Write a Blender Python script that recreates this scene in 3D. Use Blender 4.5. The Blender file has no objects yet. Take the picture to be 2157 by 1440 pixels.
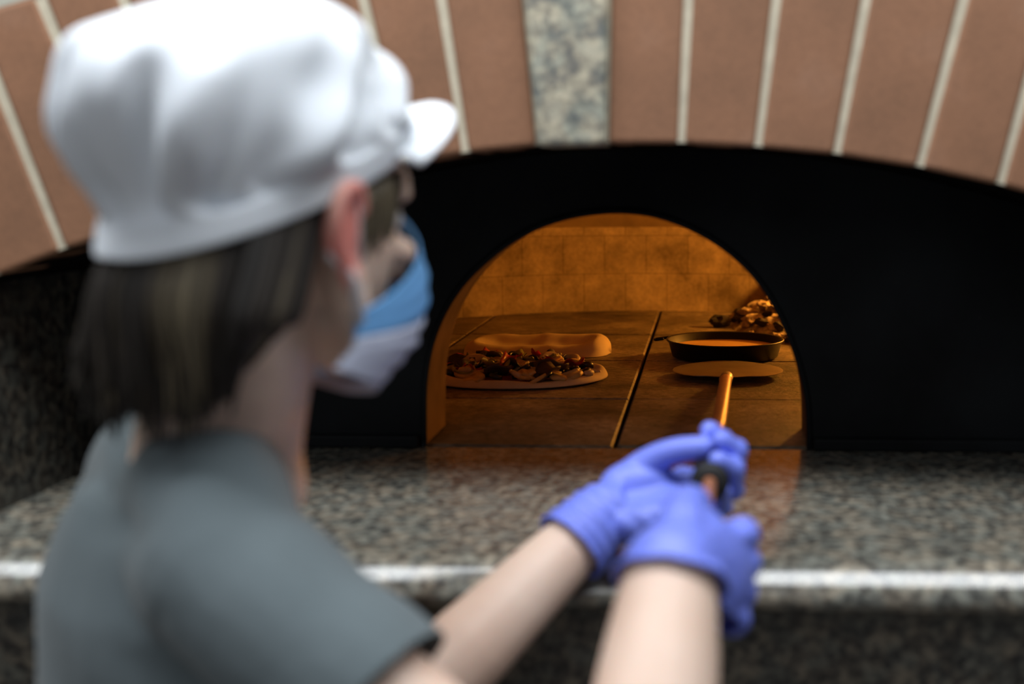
import bpy, bmesh, math, random
from mathutils import Vector, Matrix, noise
random.seed(7)
PI = math.pi
S = bpy.context.scene
COL = S.collection
# ------------------------------------------------------------------ camera
W, H, FPX = 2157.0, 1440.0, 2650.0
CX, CY = 1397.0, 720.0
LZ = 1.15                       # height of ledge and hearth
CAMZ = LZ + 0.3857
cam_d = bpy.data.cameras.new('camera'); cam = bpy.data.objects.new('camera', cam_d); COL.objects.link(cam)
cam.location = (0, 0, CAMZ)
cam.rotation_euler = (math.radians(90-7.6), 0, math.radians(2.0))
cam_d.sensor_width = 36; cam_d.lens = FPX/W*36; cam_d.sensor_fit = 'HORIZONTAL'
cam_d.shift_x = (W/2-CX)/W
cam_d.dof.use_dof = True; cam_d.dof.focus_distance = 2.5; cam_d.dof.aperture_fstop = 2.35
cam_d.clip_start = 0.02
S.camera = cam
ROT = cam.rotation_euler.to_matrix()
CAM = Vector((0, 0, CAMZ))
def ray(px, py): return ROT @ Vector(((px-CX)/FPX, -(py-CY)/FPX, -1))
def PY(px, py, Y):
    d = ray(px, py); return CAM + d*(Y/d.y)
def PZ(px, py, z=LZ):
    d = ray(px, py); return CAM + d*((z-CAMZ)/d.z)

# ------------------------------------------------------------------ materials
def lin(c): return tuple(((x/255)/12.92 if x/255 <= .04045 else ((x/255+.055)/1.055)**2.4) for x in c)+(1,)
def new_mat(name):
    m = bpy.data.materials.new(name); m.use_nodes = True
    nt = m.node_tree; b = nt.nodes['Principled BSDF']
    return m, nt, b
def N(nt, t, **kw):
    n = nt.nodes.new(t)
    for k, v in kw.items():
        if k in n.inputs: n.inputs[k].default_value = v
        else: setattr(n, k, v)
    return n
def coords(nt, scale=(1,1,1), kind='Object', rot=(0,0,0)):
    t = N(nt, 'ShaderNodeTexCoord'); mp = N(nt, 'ShaderNodeMapping')
    mp.inputs['Scale'].default_value = scale; mp.inputs['Rotation'].default_value = rot
    nt.links.new(t.outputs[kind], mp.inputs['Vector']); return mp.outputs['Vector']
def ramp(nt, src, stops):
    r = N(nt, 'ShaderNodeValToRGB'); cr = r.color_ramp
    while len(cr.elements) > 1: cr.elements.remove(cr.elements[-1])
    cr.elements[0].position = stops[0][0]; cr.elements[0].color = stops[0][1]
    for p, c in stops[1:]:
        e = cr.elements.new(p); e.color = c
    nt.links.new(src, r.inputs['Fac']); return r.outputs['Color']
def mix(nt, a, b, fac, mode='MIX'):
    m = N(nt, 'ShaderNodeMix', data_type='RGBA', blend_type=mode)
    for s, v in ((6, a), (7, b)):
        if hasattr(v, 'links') or hasattr(v, 'is_linked'): nt.links.new(v, m.inputs[s])
        else: m.inputs[s].default_value = v
    if hasattr(fac, 'is_linked'): nt.links.new(fac, m.inputs[0])
    else: m.inputs[0].default_value = fac
    return m.outputs[2]
def bump(nt, b, src, strength=.3, dist=.002):
    bp = N(nt, 'ShaderNodeBump', Strength=strength, Distance=dist)
    nt.links.new(src, bp.inputs['Height']); nt.links.new(bp.outputs['Normal'], b.inputs['Normal'])
def simple(name, col, rough=.6, var=.12, scale=20, metal=0, bmp=0, spec=.5, sss=0, stretch=(1,1,1), bdist=.002, sheen=0):
    m, nt, b = new_mat(name); c = lin(col)
    v = coords(nt, stretch)
    n = N(nt, 'ShaderNodeTexNoise', Scale=scale, Detail=4.0); nt.links.new(v, n.inputs['Vector'])
    d = tuple(x*(1-var) for x in c[:3])+(1,); l = tuple(min(1, x*(1+var)) for x in c[:3])+(1,)
    nt.links.new(ramp(nt, n.outputs['Fac'], [(.3, d), (.7, l)]), b.inputs['Base Color'])
    b.inputs['Roughness'].default_value = rough; b.inputs['Metallic'].default_value = metal
    b.inputs['Specular IOR Level'].default_value = spec
    if sheen: b.inputs['Sheen Weight'].default_value = sheen
    if sss:
        b.inputs['Subsurface Weight'].default_value = sss; b.inputs['Subsurface Radius'].default_value = (.01, .004, .002)
        b.inputs['Subsurface Scale'].default_value = .6
    if bmp: bump(nt, b, n.outputs['Fac'], bmp, bdist)
    return m
def granite(name, light, mid, dark, rough, scale=1.0):
    m, nt, b = new_mat(name)
    v = coords(nt)
    n1 = N(nt, 'ShaderNodeTexNoise', Scale=75*scale, Detail=3.0, Roughness=.6); nt.links.new(v, n1.inputs['Vector'])
    n2 = N(nt, 'ShaderNodeTexVoronoi', Scale=130*scale); nt.links.new(v, n2.inputs['Vector'])
    n3 = N(nt, 'ShaderNodeTexNoise', Scale=38*scale, Detail=2.0); nt.links.new(v, n3.inputs['Vector'])
    base = ramp(nt, n1.outputs['Fac'], [(.36, lin(dark)), (.47, lin(mid)), (.6, lin(light))])
    sp = ramp(nt, n2.outputs['Color'], [(.1, (.25,.25,.26,1)), (.45, (.8,.78,.74,1)), (.8, (1.25,1.2,1.1,1))])
    c = mix(nt, base, sp, .45, 'MULTIPLY')
    pk = ramp(nt, n3.outputs['Fac'], [(.42, (.72,.78,.82,1)), (.58, (1.1,1.0,.93,1))])
    c = mix(nt, c, pk, .8, 'MULTIPLY')
    nt.links.new(c, b.inputs['Base Color']); b.inputs['Roughness'].default_value = rough; b.inputs['Specular IOR Level'].default_value = .8
    return m
M = {}
M['granite'] = granite('granite_polished', (150,147,136), (112,109,101), (70,68,65), .16)
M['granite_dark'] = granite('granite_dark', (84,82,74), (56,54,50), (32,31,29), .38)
M['granite_light'] = granite('granite_light', (182,180,162), (148,146,131), (108,110,106), .5, .8)
M['mortar'] = simple('mortar', (196,186,164), .9, .1, 60, bmp=.3)
M['plaster'] = simple('plaster', (176,174,160), .85, .1, 30, bmp=.2)
# fired-clay brick
m, nt, b = new_mat('brick_clay'); v = coords(nt)
n1 = N(nt, 'ShaderNodeTexNoise', Scale=9.0, Detail=5.0); nt.links.new(v, n1.inputs['Vector'])
n2 = N(nt, 'ShaderNodeTexNoise', Scale=260.0, Detail=2.0); nt.links.new(v, n2.inputs['Vector'])
c = ramp(nt, n1.outputs['Fac'], [(.3, lin((130,92,67))), (.55, lin((143,101,74))), (.75, lin((149,110,86)))])
c = mix(nt, c, ramp(nt, n2.outputs['Fac'], [(.3, (.75,.75,.75,1)), (.6, (1.08,1.08,1.08,1))]), .6, 'MULTIPLY')
nt.links.new(c, b.inputs['Base Color']); b.inputs['Roughness'].default_value = .8; bump(nt, b, n2.outputs['Fac'], .25, .001)
M['brick'] = m
# black painted sheet, scuffed
m, nt, b = new_mat('black_steel'); v = coords(nt)
n1 = N(nt, 'ShaderNodeTexNoise', Scale=5.0, Detail=6.0); nt.links.new(v, n1.inputs['Vector'])
n2 = N(nt, 'ShaderNodeTexNoise', Scale=55.0, Detail=4.0, Roughness=.7); nt.links.new(v, n2.inputs['Vector'])
c = ramp(nt, n1.outputs['Fac'], [(.35, (.004,.0042,.0048,1)), (.7, (.014,.016,.018,1))])
c = mix(nt, c, (.06,.06,.05,1), ramp(nt, n2.outputs['Fac'], [(.68, (0,0,0,1)), (.8, (.6,.6,.6,1))]))
nt.links.new(c, b.inputs['Base Color']); b.inputs['Roughness'].default_value = .55; b.inputs['Specular IOR Level'].default_value = .12
M['black'] = m
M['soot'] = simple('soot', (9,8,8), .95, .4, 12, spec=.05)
# chamber refractory brick: tall soldier bricks in object space polar coords via Brick texture on UV
m, nt, b = new_mat('refractory_wall'); t = N(nt, 'ShaderNodeTexCoord')
br = N(nt, 'ShaderNodeTexBrick', Scale=1.0); br.offset = .5; br.inputs['Mortar Size'].default_value = .0016
br.inputs['Brick Width'].default_value = .118; br.inputs['Row Height'].default_value = .108
br.inputs['Mortar Smooth'].default_value = .3
br.inputs['Color1'].default_value = (.40,.28,.17,1); br.inputs['Color2'].default_value = (.35,.245,.15,1); br.inputs['Mortar'].default_value = (.25,.17,.10,1)
nt.links.new(t.outputs['UV'], br.inputs['Vector'])
n1 = N(nt, 'ShaderNodeTexNoise', Scale=7.0, Detail=6.0, Roughness=.65); nt.links.new(t.outputs['Object'], n1.inputs['Vector'])
n2 = N(nt, 'ShaderNodeTexNoise', Scale=90.0, Detail=3.0); nt.links.new(t.outputs['Object'], n2.inputs['Vector'])
c = mix(nt, br.outputs['Color'], ramp(nt, n1.outputs['Fac'], [(.32, (.34,.32,.30,1)), (.6, (1.15,1.15,1.15,1))]), .85, 'MULTIPLY')
c = mix(nt, c, ramp(nt, n2.outputs['Fac'], [(.35, (.75,.75,.75,1)), (.65, (1.1,1.1,1.1,1))]), .6, 'MULTIPLY')
nt.links.new(c, b.inputs['Base Color']); b.inputs['Roughness'].default_value = .92; b.inputs['Specular IOR Level'].default_value = .1
bump(nt, b, br.outputs['Fac'], -.5, .003); M['refractory'] = m
M['dome'] = simple('shaded_refractory', (128,104,78), .95, .3, 9, spec=.05, bmp=.2)  # dome toned darker: shade towards the chamber top put into the colour
# hearth tiles
m, nt, b = new_mat('hearth_stone'); v = coords(nt)
n1 = N(nt, 'ShaderNodeTexNoise', Scale=5.0, Detail=7.0, Roughness=.7); nt.links.new(v, n1.inputs['Vector'])
v2 = coords(nt, (60, 160, 60)); n2 = N(nt, 'ShaderNodeTexNoise', Scale=1.0, Detail=4.0, Roughness=.7); nt.links.new(v2, n2.inputs['Vector'])
c = ramp(nt, n1.outputs['Fac'], [(.32, (.045,.033,.022,1)), (.48, (.19,.14,.09,1)), (.66, (.40,.30,.20,1))])
c = mix(nt, c, ramp(nt, n2.outputs['Fac'], [(.40, (.30,.28,.26,1)), (.58, (1.15,1.15,1.15,1))]), .8, 'MULTIPLY')
nt.links.new(c, b.inputs['Base Color']); b.inputs['Roughness'].default_value = .5; b.inputs['Specular IOR Level'].default_value = .35
bump(nt, b, n2.outputs['Fac'], .9, .005); M['hearth'] = m
M['jamb'] = simple('jamb_refractory', (116,88,60), .9, .2, 18, spec=.1, bmp=.2)
M['ash'] = simple('ash', (150,135,118), .95, .5, 60, spec=.05, bmp=.8, bdist=.006)
M['coal'] = simple('charcoal', (46,38,34), .9, .7, 60, bmp=.8, bdist=.004)
M['ashcoal'] = simple('ash_coated_charcoal', (172,150,128), .95, .35, 50, bmp=.8, bdist=.004)
M['bark'] = simple('burnt_bark', (40,30,24), .95, .5, 40, bmp=.8, bdist=.004)
M['dough'] = simple('raw_dough', (214,188,150), .7, .06, 25, spec=.3, bmp=.15)
M['dough_base'] = simple('dough_rim', (206,182,146), .75, .08, 25, spec=.3, bmp=.15)
M['sauce'] = simple('tomato_sauce', (120,40,18), .5, .3, 40, bmp=.4)
M['pepper'] = simple('roasted_red_pepper', (150,22,12), .35, .3, 60)
M['mushroom'] = simple('mushroom', (200,164,100), .5, .3, 60)
M['olive'] = simple('black_olive', (28,20,18), .35, .3, 60)
M['zucchini'] = simple('courgette', (150,138,56), .5, .35, 50)
M['onion'] = simple('onion_strip', (190,165,130), .5, .2, 50)
M['auberg'] = simple('aubergine_slice', (66,46,36), .55, .5, 60)
M['pan'] = simple('blue_steel_pan', (26,20,17), .42, .3, 30, metal=.5)
M['batter'] = simple('batter', (226,178,104), .35, .05, 30)
M['peel'] = simple('peel_steel', (150,136,120), .38, .2, 15, metal=.75)
M['rod'] = simple('peel_rod', (186,122,88), .4, .12, 30, metal=.3)
M['grip'] = simple('black_rubber', (22,22,23), .6, .2, 30)
M['glove'] = simple('nitrile', (122,138,240), .42, .08, 14, bmp=.25, bdist=.003, sss=.12)
M['shirt'] = simple('grey_jersey', (97,107,111), .95, .07, 9, spec=.15, bmp=.35, bdist=.012, sheen=.15)
M['cap'] = simple('white_cotton', (228,233,240), .9, .02, 8, spec=.15, sss=.05)
M['trouser'] = simple('black_cotton', (32,33,36), .9, .1, 20)
M['shoe'] = simple('black_leather', (20,20,22), .5, .1, 20)
M['blue_mask'] = simple('mask_blue', (112,170,226), .85, .05, 30, spec=.2)
M['white_mask'] = simple('mask_white', (190,196,216), .85, .04, 30, spec=.2)
M['loop'] = simple('ear_loop_white', (205,200,202), .8, .04, 30)
M['eye'] = simple('eyeball', (230,226,222), .15, .02, 30)
M['iris'] = simple('iris', (70,58,44), .2, .2, 90)
# skin with redder ear
m, nt, b = new_mat('skin'); v = coords(nt)
n1 = N(nt, 'ShaderNodeTexNoise', Scale=12.0, Detail=3.0); nt.links.new(v, n1.inputs['Vector'])
base = ramp(nt, n1.outputs['Fac'], [(.3, lin((222,188,168))), (.7, lin((236,208,190)))])
at = N(nt, 'ShaderNodeAttribute', attribute_name='flush')
c = mix(nt, base, lin((214,92,90)), at.outputs['Fac'])
nt.links.new(c, b.inputs['Base Color']); b.inputs['Roughness'].default_value = .5
b.inputs['Subsurface Weight'].default_value = .15; b.inputs['Subsurface Radius'].default_value = (.012,.004,.002); b.inputs['Subsurface Scale'].default_value = .6
M['skin'] = m
# hair: streaks carried per lock by attribute
m, nt, b = new_mat('ash_brown_hair'); at = N(nt, 'ShaderNodeAttribute', attribute_name='tone')
c = ramp(nt, at.outputs['Fac'], [(0, lin((25,21,18))), (.5, lin((47,40,34))), (1, lin((122,110,86)))])
nt.links.new(c, b.inputs['Base Color']); b.inputs['Roughness'].default_value = .5; b.inputs['Specular IOR Level'].default_value = .35
M['hair'] = m
m, nt, b = new_mat('flame'); b.inputs['Base Color'].default_value = (0,0,0,1)
b.inputs['Emission Color'].default_value = (1,.35,.06,1); b.inputs['Emission Strength'].default_value = 10; M['flame'] = m

# ------------------------------------------------------------------ mesh helpers
def build(name, vf, mat, parent=None, smooth=True, auto=None):
    me = bpy.data.meshes.new(name); v, f = vf
    me.from_pydata([tuple(p) for p in v], [], f); me.validate()
    bm = bmesh.new(); bm.from_mesh(me); bmesh.ops.recalc_face_normals(bm, faces=bm.faces)
    bm.to_mesh(me); bm.free()
    me.materials.append(mat)
    for p in me.polygons: p.use_smooth = smooth
    o = bpy.data.objects.new(name, me); COL.objects.link(o)
    if parent: o.parent = parent; o.matrix_parent_inverse = Matrix.Translation(-parent.location)
    return o
def tag(o, label=None, cat=None, group=None, kind=None):
    if label: o['label'] = label
    if cat: o['category'] = cat
    if group: o['group'] = group
    if kind: o['kind'] = kind
    return o
def empty(name, loc, label, cat, group=None):
    o = bpy.data.objects.new(name, None); COL.objects.link(o); o.location = loc; o.empty_display_size = .05
    return tag(o, label, cat, group)
class VF:
    def __init__(s): s.v = []; s.f = []
    def add(s, v, f):
        n = len(s.v); s.v += [Vector(p) for p in v]; s.f += [tuple(i+n for i in q) for q in f]; return s
    def get(s): return (s.v, s.f)
def box(x0, y0, z0, x1, y1, z1):
    v = [(x0,y0,z0),(x1,y0,z0),(x1,y1,z0),(x0,y1,z0),(x0,y0,z1),(x1,y0,z1),(x1,y1,z1),(x0,y1,z1)]
    return v, [(0,3,2,1),(4,5,6,7),(0,1,5,4),(1,2,6,5),(2,3,7,6),(3,0,4,7)]
def bevel(o, w, seg=2):
    md = o.modifiers.new('bevel', 'BEVEL'); md.width = w; md.segments = seg; md.limit_method = 'ANGLE'; return o
def rings(rs, cap0=True, cap1=True, closed=True):
    v = []; f = []; n = len(rs[0])
    for r in rs: v += list(r)
    for i in range(len(rs)-1):
        for k in range(n if closed else n-1):
            a = i*n+k; b2 = i*n+(k+1) % n
            f.append((a, b2, b2+n, a+n))
    if cap0: f.append(tuple(range(n-1, -1, -1)))
    if cap1: f.append(tuple((len(rs)-1)*n+k for k in range(n)))
    return v, f
def ellipsoid(c, r, rot=None, nu=20, nv=12):
    rs = []; c = Vector(c); rot = rot or Matrix.Identity(3)
    for i in range(1, nv):
        t = PI*i/nv
        rs.append([c + rot @ Vector((r[0]*math.sin(t)*math.cos(2*PI*k/nu), r[1]*math.sin(t)*math.sin(2*PI*k/nu), r[2]*math.cos(t))) for k in range(nu)])
    return rings(rs)
def frame_for(d):
    d = d.normalized(); h = Vector((0,0,1)) if abs(d.z) < .9 else Vector((0,1,0))
    x = d.cross(h).normalized(); return x, x.cross(d).normalized()
def catmull(pts, rad, sub=5):
    P = [Vector(p) for p in pts]; out = []; ro = []
    for i in range(len(P)-1):
        p0 = P[max(i-1,0)]; p1 = P[i]; p2 = P[i+1]; p3 = P[min(i+2,len(P)-1)]
        for s in range(sub):
            t = s/sub
            out.append(.5*((2*p1)+(p2-p0)*t+(2*p0-5*p1+4*p2-p3)*t*t+(3*p1-p0-3*p2+p3)*t**3)); ro.append(rad[i]*(1-t)+rad[i+1]*t)
    out.append(P[-1]); ro.append(rad[-1]); return out, ro
def limb(pts, rad, n=14, caps=True, smooth=True, sub=5, flat=None):
    if smooth and len(pts) > 2: pts, rad = catmull(pts, rad, sub)
    P = [Vector(p) for p in pts]; rs = []; x = None
    for i, p in enumerate(P):
        d = (P[min(i+1,len(P)-1)]-P[max(i-1,0)]).normalized()
        if x is None: x, y = frame_for(d)
        else:
            x = (x-d*x.dot(d)).normalized(); y = d.cross(x)
        if i == 0 and caps:
            for a in (80, 55, 28): rs.append([p-d*rad[0]*math.sin(math.radians(a))+(x*math.cos(2*PI*k/n)+y*math.sin(2*PI*k/n))*rad[0]*math.cos(math.radians(a)) for k in range(n)])
        fx = flat or 1
        rs.append([p+(x*math.cos(2*PI*k/n)*fx+y*math.sin(2*PI*k/n))*rad[i] for k in range(n)])
        if i == len(P)-1 and caps:
            for a in (28, 55, 80): rs.append([p+d*rad[-1]*math.sin(math.radians(a))+(x*math.cos(2*PI*k/n)+y*math.sin(2*PI*k/n))*rad[-1]*math.cos(math.radians(a)) for k in range(n)])
    return rings(rs)
def lathe(profile, c=(0,0,0), n=48, cap=False):
    c = Vector(c); rs = [[c+Vector((r*math.cos(2*PI*k/n), r*math.sin(2*PI*k/n), z)) for k in range(n)] for r, z in profile]
    return rings(rs, cap, cap)
def remesh(vfs, voxel=.005, smooth=6, fac=.5):
    u = VF()
    for v, f in vfs: u.add(v, f)
    o = build('tmp', u.get(), M['skin'])
    r = o.modifiers.new('r', 'REMESH'); r.mode = 'VOXEL'; r.voxel_size = voxel
    s = o.modifiers.new('s', 'SMOOTH'); s.iterations = smooth; s.factor = fac
    bpy.context.view_layer.update()
    me = bpy.data.meshes.new_from_object(o.evaluated_get(bpy.context.evaluated_depsgraph_get()))
    v = [p.co.copy() for p in me.vertices]; f = [tuple(p.vertices) for p in me.polygons]
    bpy.data.objects.remove(o); bpy.data.meshes.remove(me)
    return v, f
def cut(vf, plane_co, plane_no, near=None, rad=1e9):
    """remove the side the normal points to, only for geometry near a point"""
    me = bpy.data.meshes.new('t'); me.from_pydata([tuple(p) for p in vf[0]], [], vf[1])
    bm = bmesh.new(); bm.from_mesh(me); near = Vector(near or plane_co)
    fs = [f for f in bm.faces if (f.calc_center_median()-near).length < rad]
    g = set(fs); [g.update(f.verts) or g.update(f.edges) for f in fs]
    bmesh.ops.bisect_plane(bm, geom=list(g), plane_co=plane_co, plane_no=plane_no, clear_outer=True)
    bm.verts.ensure_lookup_table(); bm.verts.index_update()
    out = ([v.co.copy() for v in bm.verts], [tuple(v.index for v in f.verts) for f in bm.faces]); bm.free(); bpy.data.meshes.remove(me)
    return out
def copy_tree(o, parent=None):
    c = o.copy(); COL.objects.link(c)
    if parent: c.parent = parent
    for ch in list(o.children): copy_tree(ch, c)
    return c

# ------------------------------------------------------------------ key dimensions
YF = 1.372; YB = 1.75                      # facade plane, black front plate plane
XL, XR = -.815, .556                        # recess side walls
ZS = PY(0, 592, 1.44).z                    # springing height of the side panels
# ------------------------------------------------------------------ pizza oven
oven = empty('pizza_oven', (-.127, YF, LZ), 'brick arched wood-fired pizza oven with black front and round-topped mouth', 'oven')
# inner arch curve (front plane)
ctrl = [(-520,900),(-340,745),(-200,665),(-60,603),(0,577),(135,524),(240,492),(400,445),(560,404),(700,373),(870,340),(1000,319),(1135,306),(1280,302),(1440,302),(1600,310),(1763,325),(1938,352),(2108,389),(2300,440),(2560,540),(2800,670)]
def inner_y(x):
    for (xa, ya), (xb, yb) in zip(ctrl, ctrl[1:]):
        if xa <= x <= xb: t = (x-xa)/(xb-xa); return ya+(yb-ya)*t
    return ctrl[-1][1]
BL = 530                                   # radial brick length in px of facade plane
joints = [(-340,.60),(-170,.55),(-14,.48),(130,.394),(283,.415),(421,.37),(564,.33),(707,.29),(850,.25),(980,.159),(1133,.093),(1278,-.016),(1435,-.05),(1597,-.125),(1763,-.19),(1938,-.263),(2108,-.27),(2285,-.33),(2465,-.40),(2650,-.46)]
def jpt(xi, sl, off, len_t):               # point along the joint, off = sideways px, len_t 0..1
    yi = inner_y(xi+off); k = 1/math.hypot(1, sl)
    L = BL*len_t*k
    return (xi+off - sl*L, yi - L)
arch = build('brick_arch', rings([[Vector((PY(*jpt(x, s, 0, t), YF).x, y, PY(*jpt(x, s, 0, t), YF).z)) for (t, y) in ((.004, YF+.0035),(1, YF+.0035),(1, YF+.10),(.004, YF+.10))] for x, s in joints]), M['mortar'], oven, False)
arch['label'] = 'brick arch with pale mortar joints'
for i in range(len(joints)-1):
    (xa, sa), (xb, sb) = joints[i], joints[i+1]
    key = (xa == 1133)
    g = 0 if key else 7
    if xa == 980: gb = 4
    ga = g; gb = g
    if xa == 1278: ga = 3
    if xb == 1133: gb = 3
    fw = -.012 if key else 0
    pts = []
    for t in (0, .5, 1): pts.append((jpt(xa, sa, ga*(1+.6*t), t), jpt(xb, sb, -gb*(1+.6*t), t)))
    ring = []
    nseg = 5
    v = []; f = []
    for dy in (fw, .095):
        for (a, b2), tt in zip(pts, (0, .5, 1)):
            for s in range(nseg+1):
                u = s/nseg; x = a[0]+(b2[0]-a[0])*u; y = a[1]+(b2[1]-a[1])*u
                if tt == 0: y = inner_y(x)+ (3 if key else 0)
                p = PY(x, y, YF); v.append(Vector((p.x, YF+dy, p.z)))
    nn = nseg+1
    for r in range(2):
        for s in range(nseg):
            a = r*nn+s; f.append((a, a+1, a+1+nn, a+nn)); a += 3*nn; f.append((a, a+nn, a+nn+1, a+1))
    per = list(range(nn)) + [2*nn-1, 3*nn-1] + list(range(3*nn-2, 2*nn-1, -1)) + [nn]
    for k in range(len(per)):
        a = per[k]; b2 = per[(k+1) % len(per)]; f.append((a, b2, b2+3*nn, a+3*nn))
    if key:
        o = build('keystone', (v, f), M['granite_light'], oven, False); o['label'] = 'pale speckled granite keystone'; bevel(o, .006, 3)
    else:
        o = build('brick', (v, f), M['brick'], arch, False); bevel(o, .005, 3)
# soot black vault
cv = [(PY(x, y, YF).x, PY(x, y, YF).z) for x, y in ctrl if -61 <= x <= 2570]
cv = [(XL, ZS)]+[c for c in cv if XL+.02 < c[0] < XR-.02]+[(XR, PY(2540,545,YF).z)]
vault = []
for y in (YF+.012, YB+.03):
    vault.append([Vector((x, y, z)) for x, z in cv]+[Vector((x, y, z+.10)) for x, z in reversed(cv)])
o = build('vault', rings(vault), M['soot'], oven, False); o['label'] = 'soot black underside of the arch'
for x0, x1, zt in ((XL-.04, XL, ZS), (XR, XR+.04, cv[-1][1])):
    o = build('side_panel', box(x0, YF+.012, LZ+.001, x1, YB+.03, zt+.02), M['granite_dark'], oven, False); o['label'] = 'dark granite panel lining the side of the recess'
# black front plate with arched mouth
mpx = [(893,948),(893,880),(894,820),(901,760),(915,705),(938,652),(972,600),(1015,555),(1065,515),(1125,480),(1195,456),(1265,445),(1325,444),(1385,453),(1450,476),(1510,509),(1562,550),(1604,597),(1640,655),(1665,712),(1685,770),(1699,830),(1704,885),(1705,950)]
mo = [PY(x, y, YB) for x, y in mpx]; mo = [(p.x, max(p.z, LZ)) for p in mo]; mo[0] = (mo[0][0], LZ+.0005); mo[-1] = (mo[-1][0], LZ+.0005)
# subdivide
mo2, _ = catmull([Vector((x, 0, z)) for x, z in mo], [1]*len(mo), 3); mo = [(p.x, p.z) for p in mo2]
mc = ((mo[0][0]+mo[-1][0])/2, LZ+.0005)
def rectpt(x, z, X0, X1, Z1):
    dx, dz = x-mc[0], z-mc[1]; t = 1e9
    if dx > 1e-9: t = min(t, (X1-mc[0])/dx)
    if dx < -1e-9: t = min(t, (X0-mc[0])/dx)
    if dz > 1e-9: t = min(t, (Z1-mc[1])/dz)
    return (mc[0]+dx*t, mc[1]+dz*t)
def holed(y0, y1, X0, X1, Z1, grow=0):
    v = []; f = []; n = len(mo)
    for y in (y0, y1):
        for x, z in mo: v.append((x, y, z))
        for x, z in mo:
            a, b2 = rectpt(x, z, X0, X1, Z1); v.append((a, y, b2))
    for k in range(n-1):
        f.append((k, k+1, n+k+1, n+k)); f.append((2*n+k, 3*n+k, 3*n+k+1, 2*n+k+1))
        f.append((k, 2*n+k, 2*n+k+1, k+1))
        f.append((n+k, n+k+1, 3*n+k+1, 3*n+k))
    # close corners
    return v, f
plate = build('front_plate', holed(YB, YB+.02, XL-.03, XR+.03, 1.80), M['black'], oven, False); plate['label'] = 'black front plate around the mouth'
rim = build('mouth_rim', limb([(x, YB-.001, z) for x, z in mo], [.0045]*len(mo), 8, smooth=False), M['black'], plate)
for x0, x1 in ((XL+.002, mo[0][0]-.004), (mo[-1][0]+.004, XR-.002)):
    bevel(build('bottom_rail', box(x0, YB-.016, LZ+.0005, x1, YB-.0005, LZ+.018), M['black'], plate, False), .003)
YI = 1.90
build('mouth_tunnel', holed(YB+.021, YI, XL, XR, 1.85), M['jamb'], oven, True)
for p in oven.children:
    if p.name.startswith('mouth_tunnel'):
        p.data.polygons.foreach_set('use_smooth', [False]*len(p.data.polygons)); p['label'] = 'thick pale refractory lining of the mouth'
# chamber wall and dome
XC, YC, RC = mc[0], 2.71, .85
prof = [(RC, 0), (RC, .06), (RC, .12), (RC, .18), (RC-.005, .24), (RC-.02, .30), (RC-.05, .36), (RC-.11, .42), (RC-.2, .475), (RC-.33, .52), (RC-.5, .55), (.15, .56), (.001, .562)]
n = 144; v = []; f = []; uv = []
for r, z in prof:
    for k in range(n+1):
        a = -PI/2+2*PI*k/n; v.append(Vector((XC+r*math.cos(a), YC+r*math.sin(a), LZ-.002+z))); uv.append((RC*2*PI*k/n, z if z < .36 else .36+(RC-r)*.9))
def shell(rows):
    f = []
    for i in rows:
        for k in range(n):
            ang = abs(((k+.5)/n*360+180) % 360-180)
            if ang < 19.5 and prof[i+1][1] <= .361: continue
            a = i*(n+1)+k; f.append((a, a+1, a+n+2, a+n+1))
    return f
ch = build('chamber_wall', (v, shell(range(0, 4))), M['refractory'], oven, True); ch['label'] = 'curved brick wall inside the oven'
ul = ch.data.uv_layers.new(name='UV')
for lp in ch.data.loops: ul.data[lp.index].uv = uv[lp.vertex_index]
dm = build('chamber_dome', (v, shell(range(4, len(prof)-1))), M['dome'], oven, True); dm['label'] = 'low dome of the oven, coloured darker for shade'
# hearth tiles, one floor
yj = [YB-.0, PZ(1000,837).y, PZ(1000,757).y, PZ(1000,703).y]; st = yj[2]-yj[1]; yj += [yj[3]+st, yj[3]+2*st]
xj0 = (PZ(1290,950).x+PZ(1383,680).x)/2; xj = [xj0+st*k for k in range(-2, 3)]
tl = VF(); g = .0034
for i in range(len(yj)-1):
    for k in range(len(xj)-1):
        dz = random.uniform(-.0012, .0008)
        x0, x1 = xj[k]+g, xj[k+1]-g; y0, y1 = yj[i]+(.003 if i else .016), yj[i+1]-.003
        if i == 0: x0 = max(x0, mo[0][0]-.15); x1 = min(x1, mo[-1][0]+.15)
        nseg = 8; c = .003
        tl.add(*rings([[(x0,y0,LZ-.03),(x1,y0,LZ-.03),(x1,y1,LZ-.03),(x0,y1,LZ-.03)],[(x0,y0,LZ-c+dz),(x1,y0,LZ-c+dz),(x1,y1,LZ-c+dz),(x0,y1,LZ-c+dz)],[(x0+c,y0+c,LZ+dz),(x1-c,y0+c,LZ+dz),(x1-c,y1-c,LZ+dz),(x0+c,y1-c,LZ+dz)]]))
hf = build('hearth_floor', tl.get(), M['hearth'], oven, False); hf['label'] = 'square stone tiles of the baking floor'
bed = build('hearth_bed', box(XC-1.0, YB+.005, LZ-.09, XC+1.0, 3.75, LZ-.012), M['soot'], oven, False)

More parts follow.
